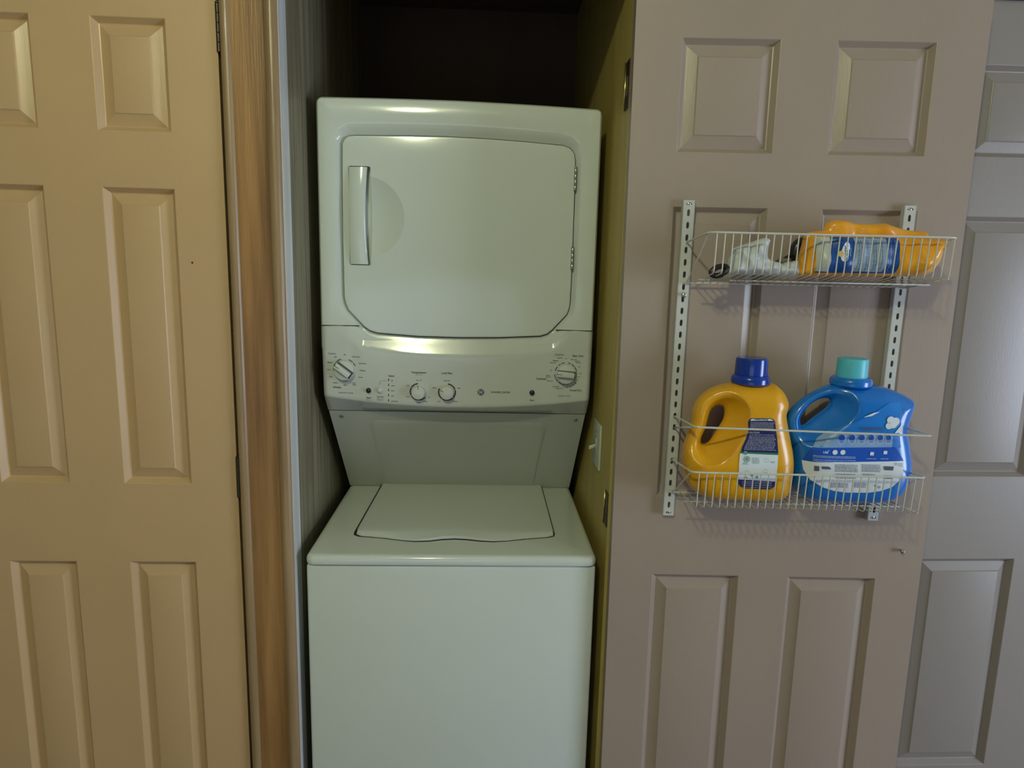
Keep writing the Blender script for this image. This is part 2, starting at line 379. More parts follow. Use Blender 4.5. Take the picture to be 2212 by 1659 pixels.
# ------------------------------------------------------------ light switch
t = empty('light_switch', (.362, .185, 1.1035), 'ivory toggle light switch plate on the ochre closet side wall', 'light switch')
bm = nb(); box(bm, -.006, 0, -.05, .05, -.0585, .0585, .003); obj('switch_plate', bm, 'switch', t)
bm = nb(); box(bm, -.0072, -.006, -.009, .009, -.017, .017); obj('toggle_frame', bm, 'switch', t)
bm = nb(); prism(bm, [(-.006, -.006), (.006, -.006), (.006, .006), (-.006, .006)], 0, .018)
for v in bm.verts: v.co = Vector((-.006-v.co.x, v.co.y*.85, v.co.z*.8-.004-v.co.x*.35))
obj('toggle', bm, 'switch', t)
for z in (.034, -.034, .018, -.024):
    bm = nb(); lathe(bm, [(.0028, .006), (.0028, .0066), (.0012, .0074)], 12, 'y')
    for v in bm.verts: v.co = Vector((v.co.y, v.co.x, v.co.z+z))
    obj('screw', bm, 'grey_ink', t)

# ------------------------------------------------------------ laundry center
lc = empty('laundry_center', (0, .3, 0), 'tall white stacked washer and dryer unit inside the closet', 'washer dryer')
def L(o): o.location = (0, -.3, 0); return o
HX = .3365
# washer cabinet
bm = nb(); box(bm, -HX, HX, .0, .76, .03, .8545, .006, 3); L(obj('washer_cabinet', bm, 'enamel', lc))
bm = nb(); box(bm, -HX+.006, HX-.006, .008, .75, .85, .862); L(obj('washer_seam', bm, 'dark', lc))
# deck: plan outline with rounded front corners, rounded lip
def loftz(bm, rings, cap0=True, cap1=True):
    R = [[bm.verts.new(p) for p in r] for r in rings]; n = len(R[0])
    for A, B in zip(R, R[1:]):
        for k in range(n): bm.faces.new((A[k], A[(k+1) % n], B[(k+1) % n], B[k]))
    if cap0: bm.faces.new(R[0][::-1])
    if cap1: bm.faces.new(R[-1])
    bmesh.ops.recalc_face_normals(bm, faces=bm.faces); return bm
def plan(ins, rc=.02, n=6):
    x0, x1, y0, y1 = -HX-.001+ins, HX+.001-ins, -.008+ins, .76; r = max(rc-ins, .003); P = []
    for k in range(n+1):
        a = math.pi+k/n*math.pi/2; P.append((x0+r+r*math.cos(a), y0+r+r*math.sin(a)))
    for k in range(n+1):
        a = 1.5*math.pi+k/n*math.pi/2; P.append((x1-r+r*math.cos(a), y0+r+r*math.sin(a)))
    P += [(x1, y1), (x0, y1)]; return P
bm = nb()
loftz(bm, [[(x, y, z) for x, y in plan(i)] for i, z in ((.004, .8565), (.001, .8585), (0, .862), (0, .868), (.001, .873), (.0035, .877), (.008, .8797), (.014, .8805))])
L(obj('washer_deck', bm, 'enamel', lc))
# lid
bot = [(-.2364, .505), (-.2455, .135), (-.243, .118), (-.230, .1075), (-.173, .0966), (-.125, .083), (-.095, .079), (-.06, .083), (-.03, .093), (0, .097), (.03, .094), (.06, .086), (.095, .081), (.13, .0855), (.173, .097), (.232, .1095), (.247, .119), (.250, .135), (.249, .505)]
top = [(-.2335, .505), (-.2425, .138), (-.240, .124), (-.228, .117), (-.173, .1155), (-.125, .1155), (-.095, .1162), (-.06, .119), (-.03, .1235), (0, .1262), (.03, .1245), (.06, .121), (.095, .118), (.13, .1165), (.173, .1165), (.230, .118), (.2435, .125), (.247, .138), (.246, .505)]
bm = nb()
def lift(x, y, a): return a*max(0, math.cos(min(abs(x)/.12, 1)*math.pi/2)) if y < .11 else 0
loftz(bm, [[(x, y, .8806) for x, y in bot], [(x, y, .8835+lift(x, y, .0045)) for x, y in bot], [(x*.3+u*.7, y*.3+w_*.7, .8895) for (x, y), (u, w_) in zip(bot, top)],
           [(u*.998, w_+.0015, .8905) for u, w_ in top], [(u*.985, w_+.008, .891) for u, w_ in top]])
lid = L(obj('washer_lid', bm, 'enamel', lc))
bm = nb(); gap = [(x*1.009+(.0006 if x > 0 else -.0042 if x < -.22 else -.0006), (y-.0032 if y < .4 else y)) for x, y in bot]
loftz(bm, [[(x, y, .8800) for x, y in gap], [(x, y, .88075) for x, y in gap]]); L(obj('lid_gap', bm, 'dark', lc))
rc_ = [(x, y) for x, y in bot if abs(x) <= .18 and y < .2]
bm = nb(); fr = [(x, y-.0070*max(0, 1-(x/.175)**2)-.0005) for x, y in rc_]; bk_ = [(x, y+.012) for x, y in rc_][::-1]
loftz(bm, [[(x, y, .8804) for x, y in fr+bk_], [(x, y, .8810) for x, y in fr+bk_]]); L(obj('lid_recess_shade', bm, 'dark', lc, None))  # flat near-black sheet drawn as the shade under the lid lip
# slanted back panel and dryer lower side column
bm = nb(); prism(bm, [(.2485, 1.166), (.497, .882), (.76, .882), (.76, 1.166)], -HX+.0015, HX-.0015)
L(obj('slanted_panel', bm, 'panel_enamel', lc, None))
nrm = Vector((0, -(1.166-.882), -(.497-.2485))).normalized()
def on_slant(x, z, off=0.):
    t_ = (1.166-z)/(1.166-.882); p = Vector((x, .2485+t_*.2485, z)); return p+nrm*off
bm = nb()                                    # shallow raised field pressed in the sheet
Rr = []
for ins, off in ((0, .0002), (.006, .0022), (.012, .0025)):
    Rr.append([on_slant(x, z, off) for x, z in ((-.222, .884), (.222, .884), (.238-ins, 1.120-ins), (.222-ins, 1.138-ins), (-.222+ins, 1.138-ins), (-.238+ins, 1.120-ins))])
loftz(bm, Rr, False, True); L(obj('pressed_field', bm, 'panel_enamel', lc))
for x in (-.306, .312):
    bm = nb(); p = on_slant(x, 1.148, 0)
    lathe(bm, [(.0055, 0), (.0055, .001), (.003, .003), (.0008, .0032)], 14, 'z')
    q = nrm.to_track_quat('Z', 'Y').to_matrix().to_4x4(); bm.transform(Matrix.Translation(p) @ q); L(obj('screw', bm, 'metal', lc))

# dryer upper body
DC = np.array([0., 1.60])
door_out = [(-.279, 1.8209), (-.2735, 1.833), (-.2635, 1.8395), (-.25, 1.8415), (-.13, 1.8445), (-.03, 1.8455), (.07, 1.8435), (.15, 1.840), (.245, 1.8345), (.262, 1.829), (.2725, 1.818), (.2765, 1.80),
            (.2775, 1.72), (.278, 1.55), (.277, 1.462), (.275, 1.447), (.270, 1.432), (.235, 1.393), (.222, 1.382), (.205, 1.3765), (.1, 1.3705), (0, 1.3685), (-.1, 1.3695), (-.2, 1.3755), (-.219, 1.381), (-.233, 1.391), (-.270, 1.430), (-.277, 1.447), (-.280, 1.463), (-.281, 1.6), (-.280, 1.75)]
def offset_poly(P, d):
    P = np.array(P); n = len(P); out = []
    for i in range(n):
        a, b, c = P[i-1], P[i], P[(i+1) % n]; e = (b-a)/np.linalg.norm(b-a)+(c-b)/np.linalg.norm(c-b); e /= np.linalg.norm(e)
        nn = np.array([-e[1], e[0]])
        if np.dot(nn, b-DC) < 0: nn = -nn
        out.append(b+nn*d)
    return np.array(out)
NA = 720; ANG = (np.arange(NA)+.5)*2*np.pi/NA
def polar(P, c=DC):
    P = np.array(P); res = []
    for t in ANG:
        d = np.array([math.cos(t), math.sin(t)]); best = None
        for a, b in zip(P, np.roll(P, -1, 0)):
            e = b-a; den = d[0]*e[1]-d[1]*e[0]
            if abs(den) < 1e-12: continue
            w = a-c; s = (w[0]*e[1]-w[1]*e[0])/den; u = (w[0]*d[1]-w[1]*d[0])/den
            if s > 0 and -1e-9 <= u <= 1+1e-9 and (best is None or s > best): best = s
        res.append(c+d*best)
    return np.array(res)
def topz(x): return 1.9285-.0035*((x+.04)/.33)**2-.004*max(x, 0)/.33
def body_rect(ins, rc=.016, z0=1.335):
    x0, x1 = -HX-.002+ins, HX+.001-ins; r = max(rc-ins, .003); P = [(x0, z0), (x1, z0)]
    for k in range(8):
        a = k/7*math.pi/2; P.append((x1-r+r*math.cos(a), topz(x1-r)-ins-r+r*math.sin(a)))
    for x in np.linspace(x1-r-.02, x0+r+.02, 16): P.append((x, topz(x)-ins))
    for k in range(8):
        a = math.pi/2+k/7*math.pi/2; P.append((x0+r+r*math.cos(a), topz(x0+r)-ins-r+r*math.sin(a)))
    return P
gapo = polar(offset_poly(door_out, .0022))
bo = offset_poly(door_out, .013); bo[:, 1] += np.where(bo[:, 1] > 1.8, .010, 0); bevo = polar(bo); mido = .5*(gapo+bevo)
rings = [(gapo, .225), (gapo, .2035), (polar(offset_poly(door_out, .0035)), .202), (mido, .1945), (bevo, .1880), (polar(offset_poly(bo, .006)), .1865),
         (polar(body_rect(.014)), .1865), (polar(body_rect(.006)), .1888), (polar(body_rect(.0015)), .195), (polar(body_rect(0)), .204), (polar(body_rect(0)), .76)]
bm = nb(); loftz(bm, [[(p[0], y, p[1]) for p in R] for i, (R, y) in enumerate(rings)], True, True)
L(obj('dryer_cabinet', bm, 'enamel', lc, 32))
# dryer door
do = polar(door_out)
def sh(P, d): return polar(offset_poly(door_out, -d))
drs = [(sh(do, .0005), .215), (sh(do, 0.0005), .1965), (sh(do, .0012), .1945), (sh(do, .003), .1935), (sh(do, .006), .1932)]
bm = nb(); rr = [[(p[0], y, p[1]) for p in R] for R, y in drs]
inner = drs[-1][0]
for s_ in (.8, .6, .4, .2, .05):
    rr.append([(DC[0]+(p[0]-DC[0])*s_, .1932-.003*(1-s_*s_), DC[1]+(p[1]-DC[1])*s_) for p in inner])
loftz(bm, rr)
ddoor = L(obj('dryer_door', bm, 'enamel', lc, 40))
def door_y(x, z): return .190
# hand scoop: bowl cut, then slot for the grip
def cutter(bm):
    me = bpy.data.meshes.new('c'); bm.to_mesh(me); bm.free(); o = bpy.data.objects.new('c', me); SC.collection.objects.link(o); return o
HC = (-.232, 1.6535)
Rs, dep = .096, .019; Rb = (Rs*Rs+dep*dep)/(2*dep); cyy = .1925+dep-Rb; bm = nb()   # a cap of a large sphere, cut straight at the grip
amax = math.acos((.165-cyy)/Rb)
for i in range(0, 33):
    a = amax*i/32
    for k in range(160):
        p = (HC[0]+Rb*math.sin(a)*math.cos(k*math.pi/80), cyy+Rb*math.cos(a), HC[1]+Rb*math.sin(a)*math.sin(k*math.pi/80))
        x_ = max(p[0], -.2395); bm.verts.new((x_, p[1], p[2]))
        if i == 0: break
ch = bmesh.ops.convex_hull(bm, input=bm.verts[:])
bmesh.ops.delete(bm, geom=list({v for v in ch['geom_interior']+ch['geom_unused'] if isinstance(v, bmesh.types.BMVert)}), context='VERTS')
bmesh.ops.recalc_face_normals(bm, faces=bm.faces)
c1 = cutter(bm)
hz0, hz1 = 1.540, 1.7715
bm = nb(); box(bm, -.2645, -.2125, .15, .2135, hz0, hz1, .004, 2); c2 = cutter(bm)
for c in (c1, c2):
    md = ddoor.modifiers.new('b', 'BOOLEAN'); md.object = c; md.operation = 'DIFFERENCE'; md.solver = 'EXACT'
bpy.context.view_layer.update()
me = bpy.data.meshes.new_from_object(ddoor.evaluated_get(bpy.context.evaluated_depsgraph_get()))
ddoor.modifiers.clear(); ddoor.data = me
b_ = nb(); b_.from_mesh(me); b_.normal_update()
for e in b_.edges:
    if len(e.link_faces) == 2: e.smooth = e.calc_face_angle() < math.radians(11)
b_.to_mesh(me); b_.free()
for p in me.polygons: p.use_smooth = True
for c in (c1, c2): bpy.data.objects.remove(c)
# grip: bowed strip
bm = nb(); n = 20; R_ = []
for k in range(n+1):
    s_ = -1+2*k/n; z = (hz0+hz1)/2+s_*((hz1-hz0)/2-.0022); bow = (1-s_*s_)
    xl, xr = -.2632, -.2195-.0045*bow; yf = .1905-.0085*bow
    R_.append([(xl, .2115, z), (xl, yf+.002, z), (xl+.002, yf, z), (xr-.006, yf-.001, z), (xr-.001, yf+.001, z), (xr, yf+.004, z), (xr-.003, yf+.009, z), (xl+.012, .2115, z)])
loftz(bm, R_); h = L(obj('door_handle', bm, 'enamel', lc, 50))
for zc in (1.756, 1.568):
    h = knuckle_hinge(lc, .2775, .1925, zc, .053, .0036, 'metal', 4, 'dryer_hinge'); L(h)

# console
def sst(a, b, x):
    t_ = min(max((x-a)/(b-a), 0), 1); return t_*t_*(3-2*t_)
dpoly = offset_poly(door_out, .0030)
lowp = sorted([tuple(p) for p in dpoly if p[1] < 1.45])
def door_bottom(x): return float(np.interp(x, [p[0] for p in lowp], [p[1] for p in lowp]))
def ctop(x): return min(door_bottom(x), 1.3945-.002*abs(x)/.3)
def cband(x): return 1.3215+.0175*(x/.2355)**2+max(0, abs(x)-.2355)*.75
def cbot(x): return 1.2130-.021*(1-(x/HX)**2)
def con_y(x, z):
    base = .1848-.0100*(1-(x/HX)**2); zb = cband(x); k = 1-sst(.245, .305, abs(x))
    if z > zb: return base+(z-zb)*.36*k
    return base+max(0, min(zb, 1.36)-z)*.07
bm = nb(); xs = list(np.linspace(-HX+.001, HX-.001, 150)); R_ = []
xs = sorted(xs+[-HX-.001, HX+.001, -HX, HX])
for x in xs:
    e = max(0, abs(x)-(HX-.014))/.015; back = .014*e*e*e
    zt, zb = ctop(x), cbot(x); P = [(x, .26, zt), (x, con_y(x, zt)+.004+back, zt), (x, con_y(x, zt-.003)+back, zt-.0025)]
    for q in np.linspace(.06, 1, 26):
        z = zt+(zb+.004-zt)*q; P.append((x, con_y(x, z)+back, z))
    P += [(x, con_y(x, zb)+.0012+back, zb+.0015), (x, con_y(x, zb)+.004+back, zb-.001), (x*.998, .248, 1.168), (x*.998, .262, 1.1668)]
    R_.append(P)
loftz(bm, R_); L(obj('control_console', bm, 'plastic', lc, 28))

for sg in (-1, 1):
    bm = nb(); xa = np.linspace(.243, HX-.001, 12)
    loftz(bm, [[(sg*x, y, ctop(x)+dz) for y, dz in ((.1862, -.001), (.1862, .0012), (.19, .0012), (.19, -.001))] for x in xa]); L(obj('console_seam', bm, 'dark', lc, None))
def cp(px, py):
    y = .19
    for _ in range(4):
        q = at(px, py, y); y = con_y(q[0], q[2])
    return float(q[0]), float(q[2])
def z3(x, y): return 680+x/6.9125, 740+y/6.9125
def z4(x, y): return 980+x/6.9125, 740+y/6.9125
dark = Print(con_y); grey = Print(con_y)
def T(body, zx, size, rot=0, g=False, align='CENTER'):
    x, z = cp(*zx); (grey if g else dark).text(body, x, z, size*.66, rot, align)
T('Colors', z3(258, 165), .0105, g=True); T('Whites', z3(332, 668), .0105); T('WASHER CYCLES', z3(462, 752), .0072, g=True)
for b, p in (('Light', (308, 213)), ('Off', (447, 182)), ('Drain & Spin', (615, 213)), ('Speed Wash', (712, 313)), ('Delicates', (715, 418)), ('Casual', (683, 518)), ('Medium', (228, 297)), ('Heavy', (212, 403)), ('Light', (240, 508)),
             ('Medium', (313, 601)), ('Heavy', (457, 632)), ('Extra', (588, 603)), ('Rinse', (592, 631))): T(b, z3(*p), .0058)
T('Start', z3(807, 824), .0095); T('Pull to Stop', z3(806, 858), .0040, g=True)
T('Deep Rinse', z3(978, 810), .0058); T('Extra rinse with', z3(978, 841), .0040, g=True); T('fabric softener', z3(978, 861), .0040, g=True)
T('Status', z3(1142, 498), .0092)
for b, p in (('Fill', (1142, 570)), ('Wash', (1142, 645)), ('Rinse', (1142, 721)), ('Spin', (1142, 797)), ('Lid Locked', (1142, 874))): T(b, z3(*p), .0058, align='LEFT')
T('Temperature', z3(1552, 447), .0105); T('Wash / Rinse', z3(1552, 480), .0046, g=True)
for b, p in (('Tap Cold', (1552, 563)), ('Cold', (1388, 645)), ('Cold', (1390, 808)), ('Hot', (1706, 820)), ('Warm', (1655, 880)), ('Warm', (1550, 897))): T(b, z3(*p), .0056)
T('Load Size', z3(1972, 457), .0105)
for b, p in (('Precise Fill', (1970, 570)), ('Super', (1788, 675)), ('Small', (2150, 680)), ('Large', (1852, 877)), ('Medium', (2098, 878))): T(b, z3(*p), .0056)
T('WASHER | DRYER', z4(698, 743), .0092); T('Start', z4(1168, 861), .0095)
T('Cottons', z4(1580, 180), .0105, g=True); T('Easy Care', z4(1858, 200), .0105); T('Delicates', z4(1308, 542), .0105); T('Timed Dry', z4(1818, 715), .0105); T('DRYER CYCLES', z4(1650, 798), .0070, g=True)
for b, p in (('Less Dry', (1588, 230)), ('Optimum', (1522, 270)), ('More Dry', (1485, 300)), ('Off', (1674, 242)), ('More Dry', (1795, 253)), ('Optimum', (1848, 280)), ('Less Dry', (1868, 303)), ('Off', (1452, 418)), ('Sensor', (1410, 490)), ('Less Dry', (1412, 512)), ('More Dry', (1440, 574)),
             ('Quick Fluff', (1525, 658)), ('Damp Dry 10', (1585, 684)), ('Off', (1870, 363)), ('Fluff', (1892, 466)), ('80', (1870, 515)), ('70', (1850, 563)), ('60', (1818, 604)), ('50', (1783, 637)), ('40', (1740, 662)), ('30', (1688, 675))): T(b, z4(*p), .0056)
# dial rings, drawn as printed arcs
def arcs(c, r0, r1, spans):
    x, z = cp(*c)
    for a0, a1 in spans: dark.ring(x, z, r0, r1, a0, a1)
    return x, z
kx1 = arcs(z3(449, 407), .0266, .0292, ((22, 40), (44, 68), (108, 140), (144, 165), (168, 188), (202, 228), (232, 252), (256, 280)))
kx2 = arcs(z4(1672, 463), .0268, .0290, ((12, 36), (40, 60), (66, 80), (98, 116), (120, 134), (140, 166), (184, 206), (210, 226), (232, 250), (254, 268), (272, 290), (294, 312), (316, 334), (338, 368)))
ks1 = arcs(z3(1552, 735), .0192, .0227, ((95, 148), (152, 206), (210, 266), (270, 318)))
ks2 = arcs(z3(1974, 740), .0192, .0227, ((-40, 16), (20, 84), (155, 232), (236, 314)))
x0, z0 = cp(*z3(972, 640)); x1, z1 = cp(*z3(1010, 570)); x2, _ = cp(*z3(1075, 570))
grey.rect(x0, (z0+z1)/2-.001, .0006, z1-z0-.004); grey.rect((x1+x2)/2, z1, x2-x1, .0006); grey.ring(x1, z1-.0055, .0052, .0058, 90, 180)
for yy in (555, 632, 708, 785, 862):
    x, z = cp(*z3(1102, yy)); dark.rect(x, z, .0022, .0058)
L(dark.done('dark_lettering', 'ink', lc)); L(grey.done('grey_lettering', 'grey_ink', lc))
# round emblem with monogram
ex, ez = cp(*z4(405, 741)); ey = con_y(ex, ez)
bm = nb(); lathe(bm, [(.0083, 0), (.0083, .0010), (.0078, .0014)], 36, 'y', (ex, ey, ez)); L(obj('emblem', bm, 'black', lc))
em = Print(lambda x, z: ey-.0014, .0002); em.ring(ex, ez, .0072, .0077)
em.text('G', ex-.0019, ez+.0003, .0088, .12); em.text('E', ex+.0026, ez-.0003, .0084, .12)
for a in (45, 135, 225, 315):
    em.ring(ex+.0052*math.cos(math.radians(a)), ez+.0052*math.sin(math.radians(a)), .0011, .0015, a-140, a+140)
L(em.done('emblem_monogram', 'plastic', lc))
# big knobs
def big_knob(c, ang, darkside):
    x, z = c; y = con_y(x, z)
    bm = nb(); lathe(bm, [(.0272, -.001), (.0272, .002), (.0262, .004)], 48, 'y', (x, y, z)); base = L(obj('dial_skirt', bm, 'plastic', lc))
    k = empty('dial_knob', (x, y-.004, z)); k.parent = lc; k.location = (x, y-.3-.004, z)
    bm = nb(); lathe(bm, [(.0246, 0), (.0246, .010), (.0238, .0122), (.0225, .013)], 48, 'y'); obj('knob_base', bm, 'plastic', k)
    r = Matrix.Rotation(-ang, 4, 'Y')
    bm = nb(); box(bm, -.0235, .0225, -.0142, -.0125, -.0078, .0090+darkside, .0005, 1); bm.transform(r); obj('knob_painted_shadow', bm, 'ink', k)  # dark plate that paints the shadow around the grip
    bm = nb(); box(bm, -.0240, .0195, -.0255, -.0128, -.0086, .0074, .0028, 3)
    for v in bm.verts:
        if v.co.y < -.018: v.co.z *= .82
    bm.transform(r); obj('knob_grip', bm, 'plastic', k)
    bm = nb(); box(bm, -.0236, -.0115, -.0259, -.0253, -.0006, .0006); box(bm, -.0242, -.0236, -.0256, -.0175, -.0006, .0006); bm.transform(r); obj('knob_pointer', bm, 'ink', k, None)
big_knob((kx1[0], kx1[1]), math.radians(-37), .0022)
big_knob((kx2[0], kx2[1]), math.radians(-5), .0)
def small_knob(c, ang):
    x, z = c; y = con_y(x, z)
    k = empty('selector_knob', (0, 0, 0)); k.parent = lc; k.location = (x, y-.3, z)
    bm = nb(); lathe(bm, [(.0188, -.001), (.0188, .003), (.0178, .0045), (.0170, .005), (.0166, .017), (.0158, .0192), (.0145, .020)], 44, 'y')
    obj('knob_body', bm, 'plastic', k)
    r = Matrix.Rotation(-ang, 4, 'Y')
    bm = nb(); box(bm, .0095, .0150, -.0208, -.0195, -.0006, .0006); box(bm, .0150, .0172, -.0205, -.015, -.0006, .0006); bm.transform(r); obj('knob_pointer', bm, 'ink', k, None)
    bm = nb(); box(bm, .0060, .0066, -.0206, -.0195, -.011, .011); bm.transform(r); obj('knob_ridge', bm, 'plastic', k, None)
small_knob(ks1, math.radians(90)); small_knob(ks2, math.radians(153))
def button(zx, m, name):
    x, z = cp(*zx); y = con_y(x, z)
    bm = nb(); lathe(bm, [(.0078, -.001), (.0078, .0012), (.007, .0018)], 28, 'y', (x, y, z)); L(obj('button_bezel', bm, 'plastic', lc))
    bm = nb(); lathe(bm, [(.0066, .0012), (.0064, .005), (.0052, .0066), (.003, .0074), (.0008, .0077)], 28, 'y', (x, y, z)); L(obj(name, bm, m, lc))
button(z3(807, 712), 'black', 'start_button'); button(z3(972, 710), 'plastic', 'deep_rinse_button'); button(z4(1168, 745), 'black', 'start_button')

# ------------------------------------------------------------ rack rails on the closet door
def make_rail(u0, label):
    t = empty('rack_rail', (0, 0, 0), label, 'rail', mw=DM @ Matrix.Translation((u0, 0, 1.0005)))
    Lh, wd, w = .6885, .026, .013; bm = nb(); VV = {}
    def v(x, y, z):
        k = (round(x, 5), round(y, 5), round(z, 5))
        if k not in VV: VV[k] = bm.verts.new((x, y, z))
        return VV[k]
    cells = []; z = Lh-.0065
    holes = [(Lh-.0075, 'd')]+[(Lh-.0258-.0255*k, 's') for k in range(26) if Lh-.0258-.0255*k > .018]+[(.0075, 'd')]
    bounds = [Lh]+[(a[0]+b[0])/2 for a, b in zip(holes, holes[1:])]+[0]
    cxx = wd/2
    for (hz, kind), zt, zb in zip(holes, bounds, bounds[1:]):
        if kind == 's': ho = [(-.0029, -.0045), (-.0014, -.0068), (.0014, -.0068), (.0029, -.0045), (.0029, .0045), (.0014, .0068), (-.0014, .0068), (-.0029, .0045)]
        else: ho = [(-.0062, -.0008), (-.002, -.0028), (.002, -.0028), (.0062, -.0008), (.0062, .0008), (.002, .0028), (-.002, .0028), (-.0062, .0008)]
        zm0, zm1 = hz-.004, hz+.004
        oc = [(0, zm0), (cxx-.006, zb), (cxx+.006, zb), (wd, zm0), (wd, zm1), (cxx+.006, zt), (cxx-.006, zt), (0, zm1)]
        I = [v(cxx+a, -w, hz+b) for a, b in ho]; I2 = [v(cxx+a, -w+.0018, hz+b) for a, b in ho]; O_ = [v(a, -w, b) for a, b in oc]
        for k in range(8):
            bm.faces.new((O_[k], O_[(k+1) % 8], I[(k+1) % 8], I[k])); bm.faces.new((I[k], I[(k+1) % 8], I2[(k+1) % 8], I2[k]))
        for a, b, c in (((0, zb), (cxx-.006, zb), (0, zm0)), ((cxx+.006, zb), (wd, zb), (wd, zm0)), ((wd, zm1), (wd, zt), (cxx+.006, zt)), ((cxx-.006, zt), (0, zt), (0, zm1))):
            bm.faces.new([v(q[0], -w, q[1]) for q in (a, b, c)])
    bmesh.ops.recalc_face_normals(bm, faces=bm.faces)
    box(bm, 0, .0016, -w, -.0005, 0, Lh); box(bm, wd-.0016, wd, -w, -.0005, 0, Lh)
    obj('channel', bm, 'rail', t, 20)
    for z in (Lh-.0075, .0075):
        bm = nb(); lathe(bm, [(.0024, .0), (.0024, w-.004), (.0040, w-.0035), (.0036, w-.001), (.0015, w+.0002)], 14, 'y', (cxx, 0, z)); obj('screw', bm, 'metal', t)
    return t
r1 = make_rail(.1168, 'slotted white rail under the left ends of both baskets')
r2 = make_rail(.5778, 'slotted white rail under the right ends of both baskets, behind the blue jug')
bm = nb(); u_, v_ = atd(1477, 637, .014); lathe(bm, [(.0035, .012), (.0055, .0145), (.004, .0185), (.0015, .0195)], 16, 'y', (u_-.1168, 0, v_-1.0005)); obj('screw', bm, 'metal', r1)

# ------------------------------------------------------------ wire baskets
WR = .0012
def make_basket(label, vf, vb, vr, guard=None):
    UL, UR, WF, WB = .1365, .6085, .153, .016
    t = empty('wire_basket', (0, 0, 0), label, 'basket', mw=DM @ Matrix.Translation((.37, 0, vb)))
    P = lambda u, w, v: (u-.37, -w, v-vb)
    hook = vr-.0125
    bm = nb(); tube(bm, arcpts([P(.1298, .008, hook-.006), P(.1298, .016, hook), P(UL, WF, vr), P(UR, WF, vr+.001), P(.5925, .016, hook+.002), P(.5925, .008, hook-.004)], .016, 5), .0021, 8); obj('rim', bm, 'wire', t)
    bm = nb(); tube(bm, arcpts([P(.1298, .008, vb-.004), P(.1298, .018, vb), P(.595, .018, vb+.002), P(.595, .008, vb-.002)], .006, 3), .0021, 8); obj('back_rail', bm, 'wire', t)
    bm = nb(); tube(bm, [P(.140, .085, (vb+vf)/2-.0035), P(.606, .085, (vb+vf)/2-.0025)], .0018, 6); obj('floor_rail', bm, 'wire', t)
    wire = None
    for k in range(30):
        u = .1515+k*.0155
        if wire is None:
            bm = nb(); tube(bm, arcpts([(0, -WF+.0008, vr-vb-.001), (0, -WF+.0045, vf-vb), (0, -.016, 0)], .009, 4), WR, 6)
            wire = obj('wire', bm, 'wire', t); wire.location = (u-.37, 0, 0)
        else:
            o = wire.copy(); SC.collection.objects.link(o); o.parent = t; o.location = (u-.37, 0, 0)
    for u in (UL+.002, UR-.002):
        bm = nb(); tube(bm, arcpts([P(u, WF-.014, vr-.002), P(u-.004 if u < .3 else u-.010, .05, vb+.018), P(.1298+.004 if u < .3 else .595, .018, vb)], .02, 3), .0016, 6); obj('side_brace', bm, 'wire', t)
    bm = nb(); tube(bm, arcpts([P(.602, WF-.006, vf), P(.597, .018, vb)], .01, 2), .0018, 6); obj('side_rail', bm, 'wire', t)
    if guard:
        vg, hk = guard
        bm = nb(); tube(bm, arcpts([P(.1298, .008, hk-.006), P(.1298, .014, hk), P(UL, WF, vg), P(UR+.001, WF, vg-.006), P(.5925, .014, hk), P(.5925, .008, hk-.006)], .014, 5), .0021, 8); obj('guard_rail', bm, 'wire', t)
        for u, uu in ((UL+.001, .1298), (UR-.001, .5925)):
            bm = nb(); tube(bm, [P(u, WF-.012, vg-.002-(.004 if u > .3 else 0)), P(uu, .012, hk-.027)], .0019, 6); obj('guard_brace', bm, 'wire', t)
    return t
make_basket('shallow white wire basket in the upper place, with an orange pouch in it', 1.5395, 1.5195, 1.6155)
make_basket('white wire basket in the lower place with a guard rail, two jugs in it', 1.0685, 1.0575, 1.1445, (1.2375, 1.2295))

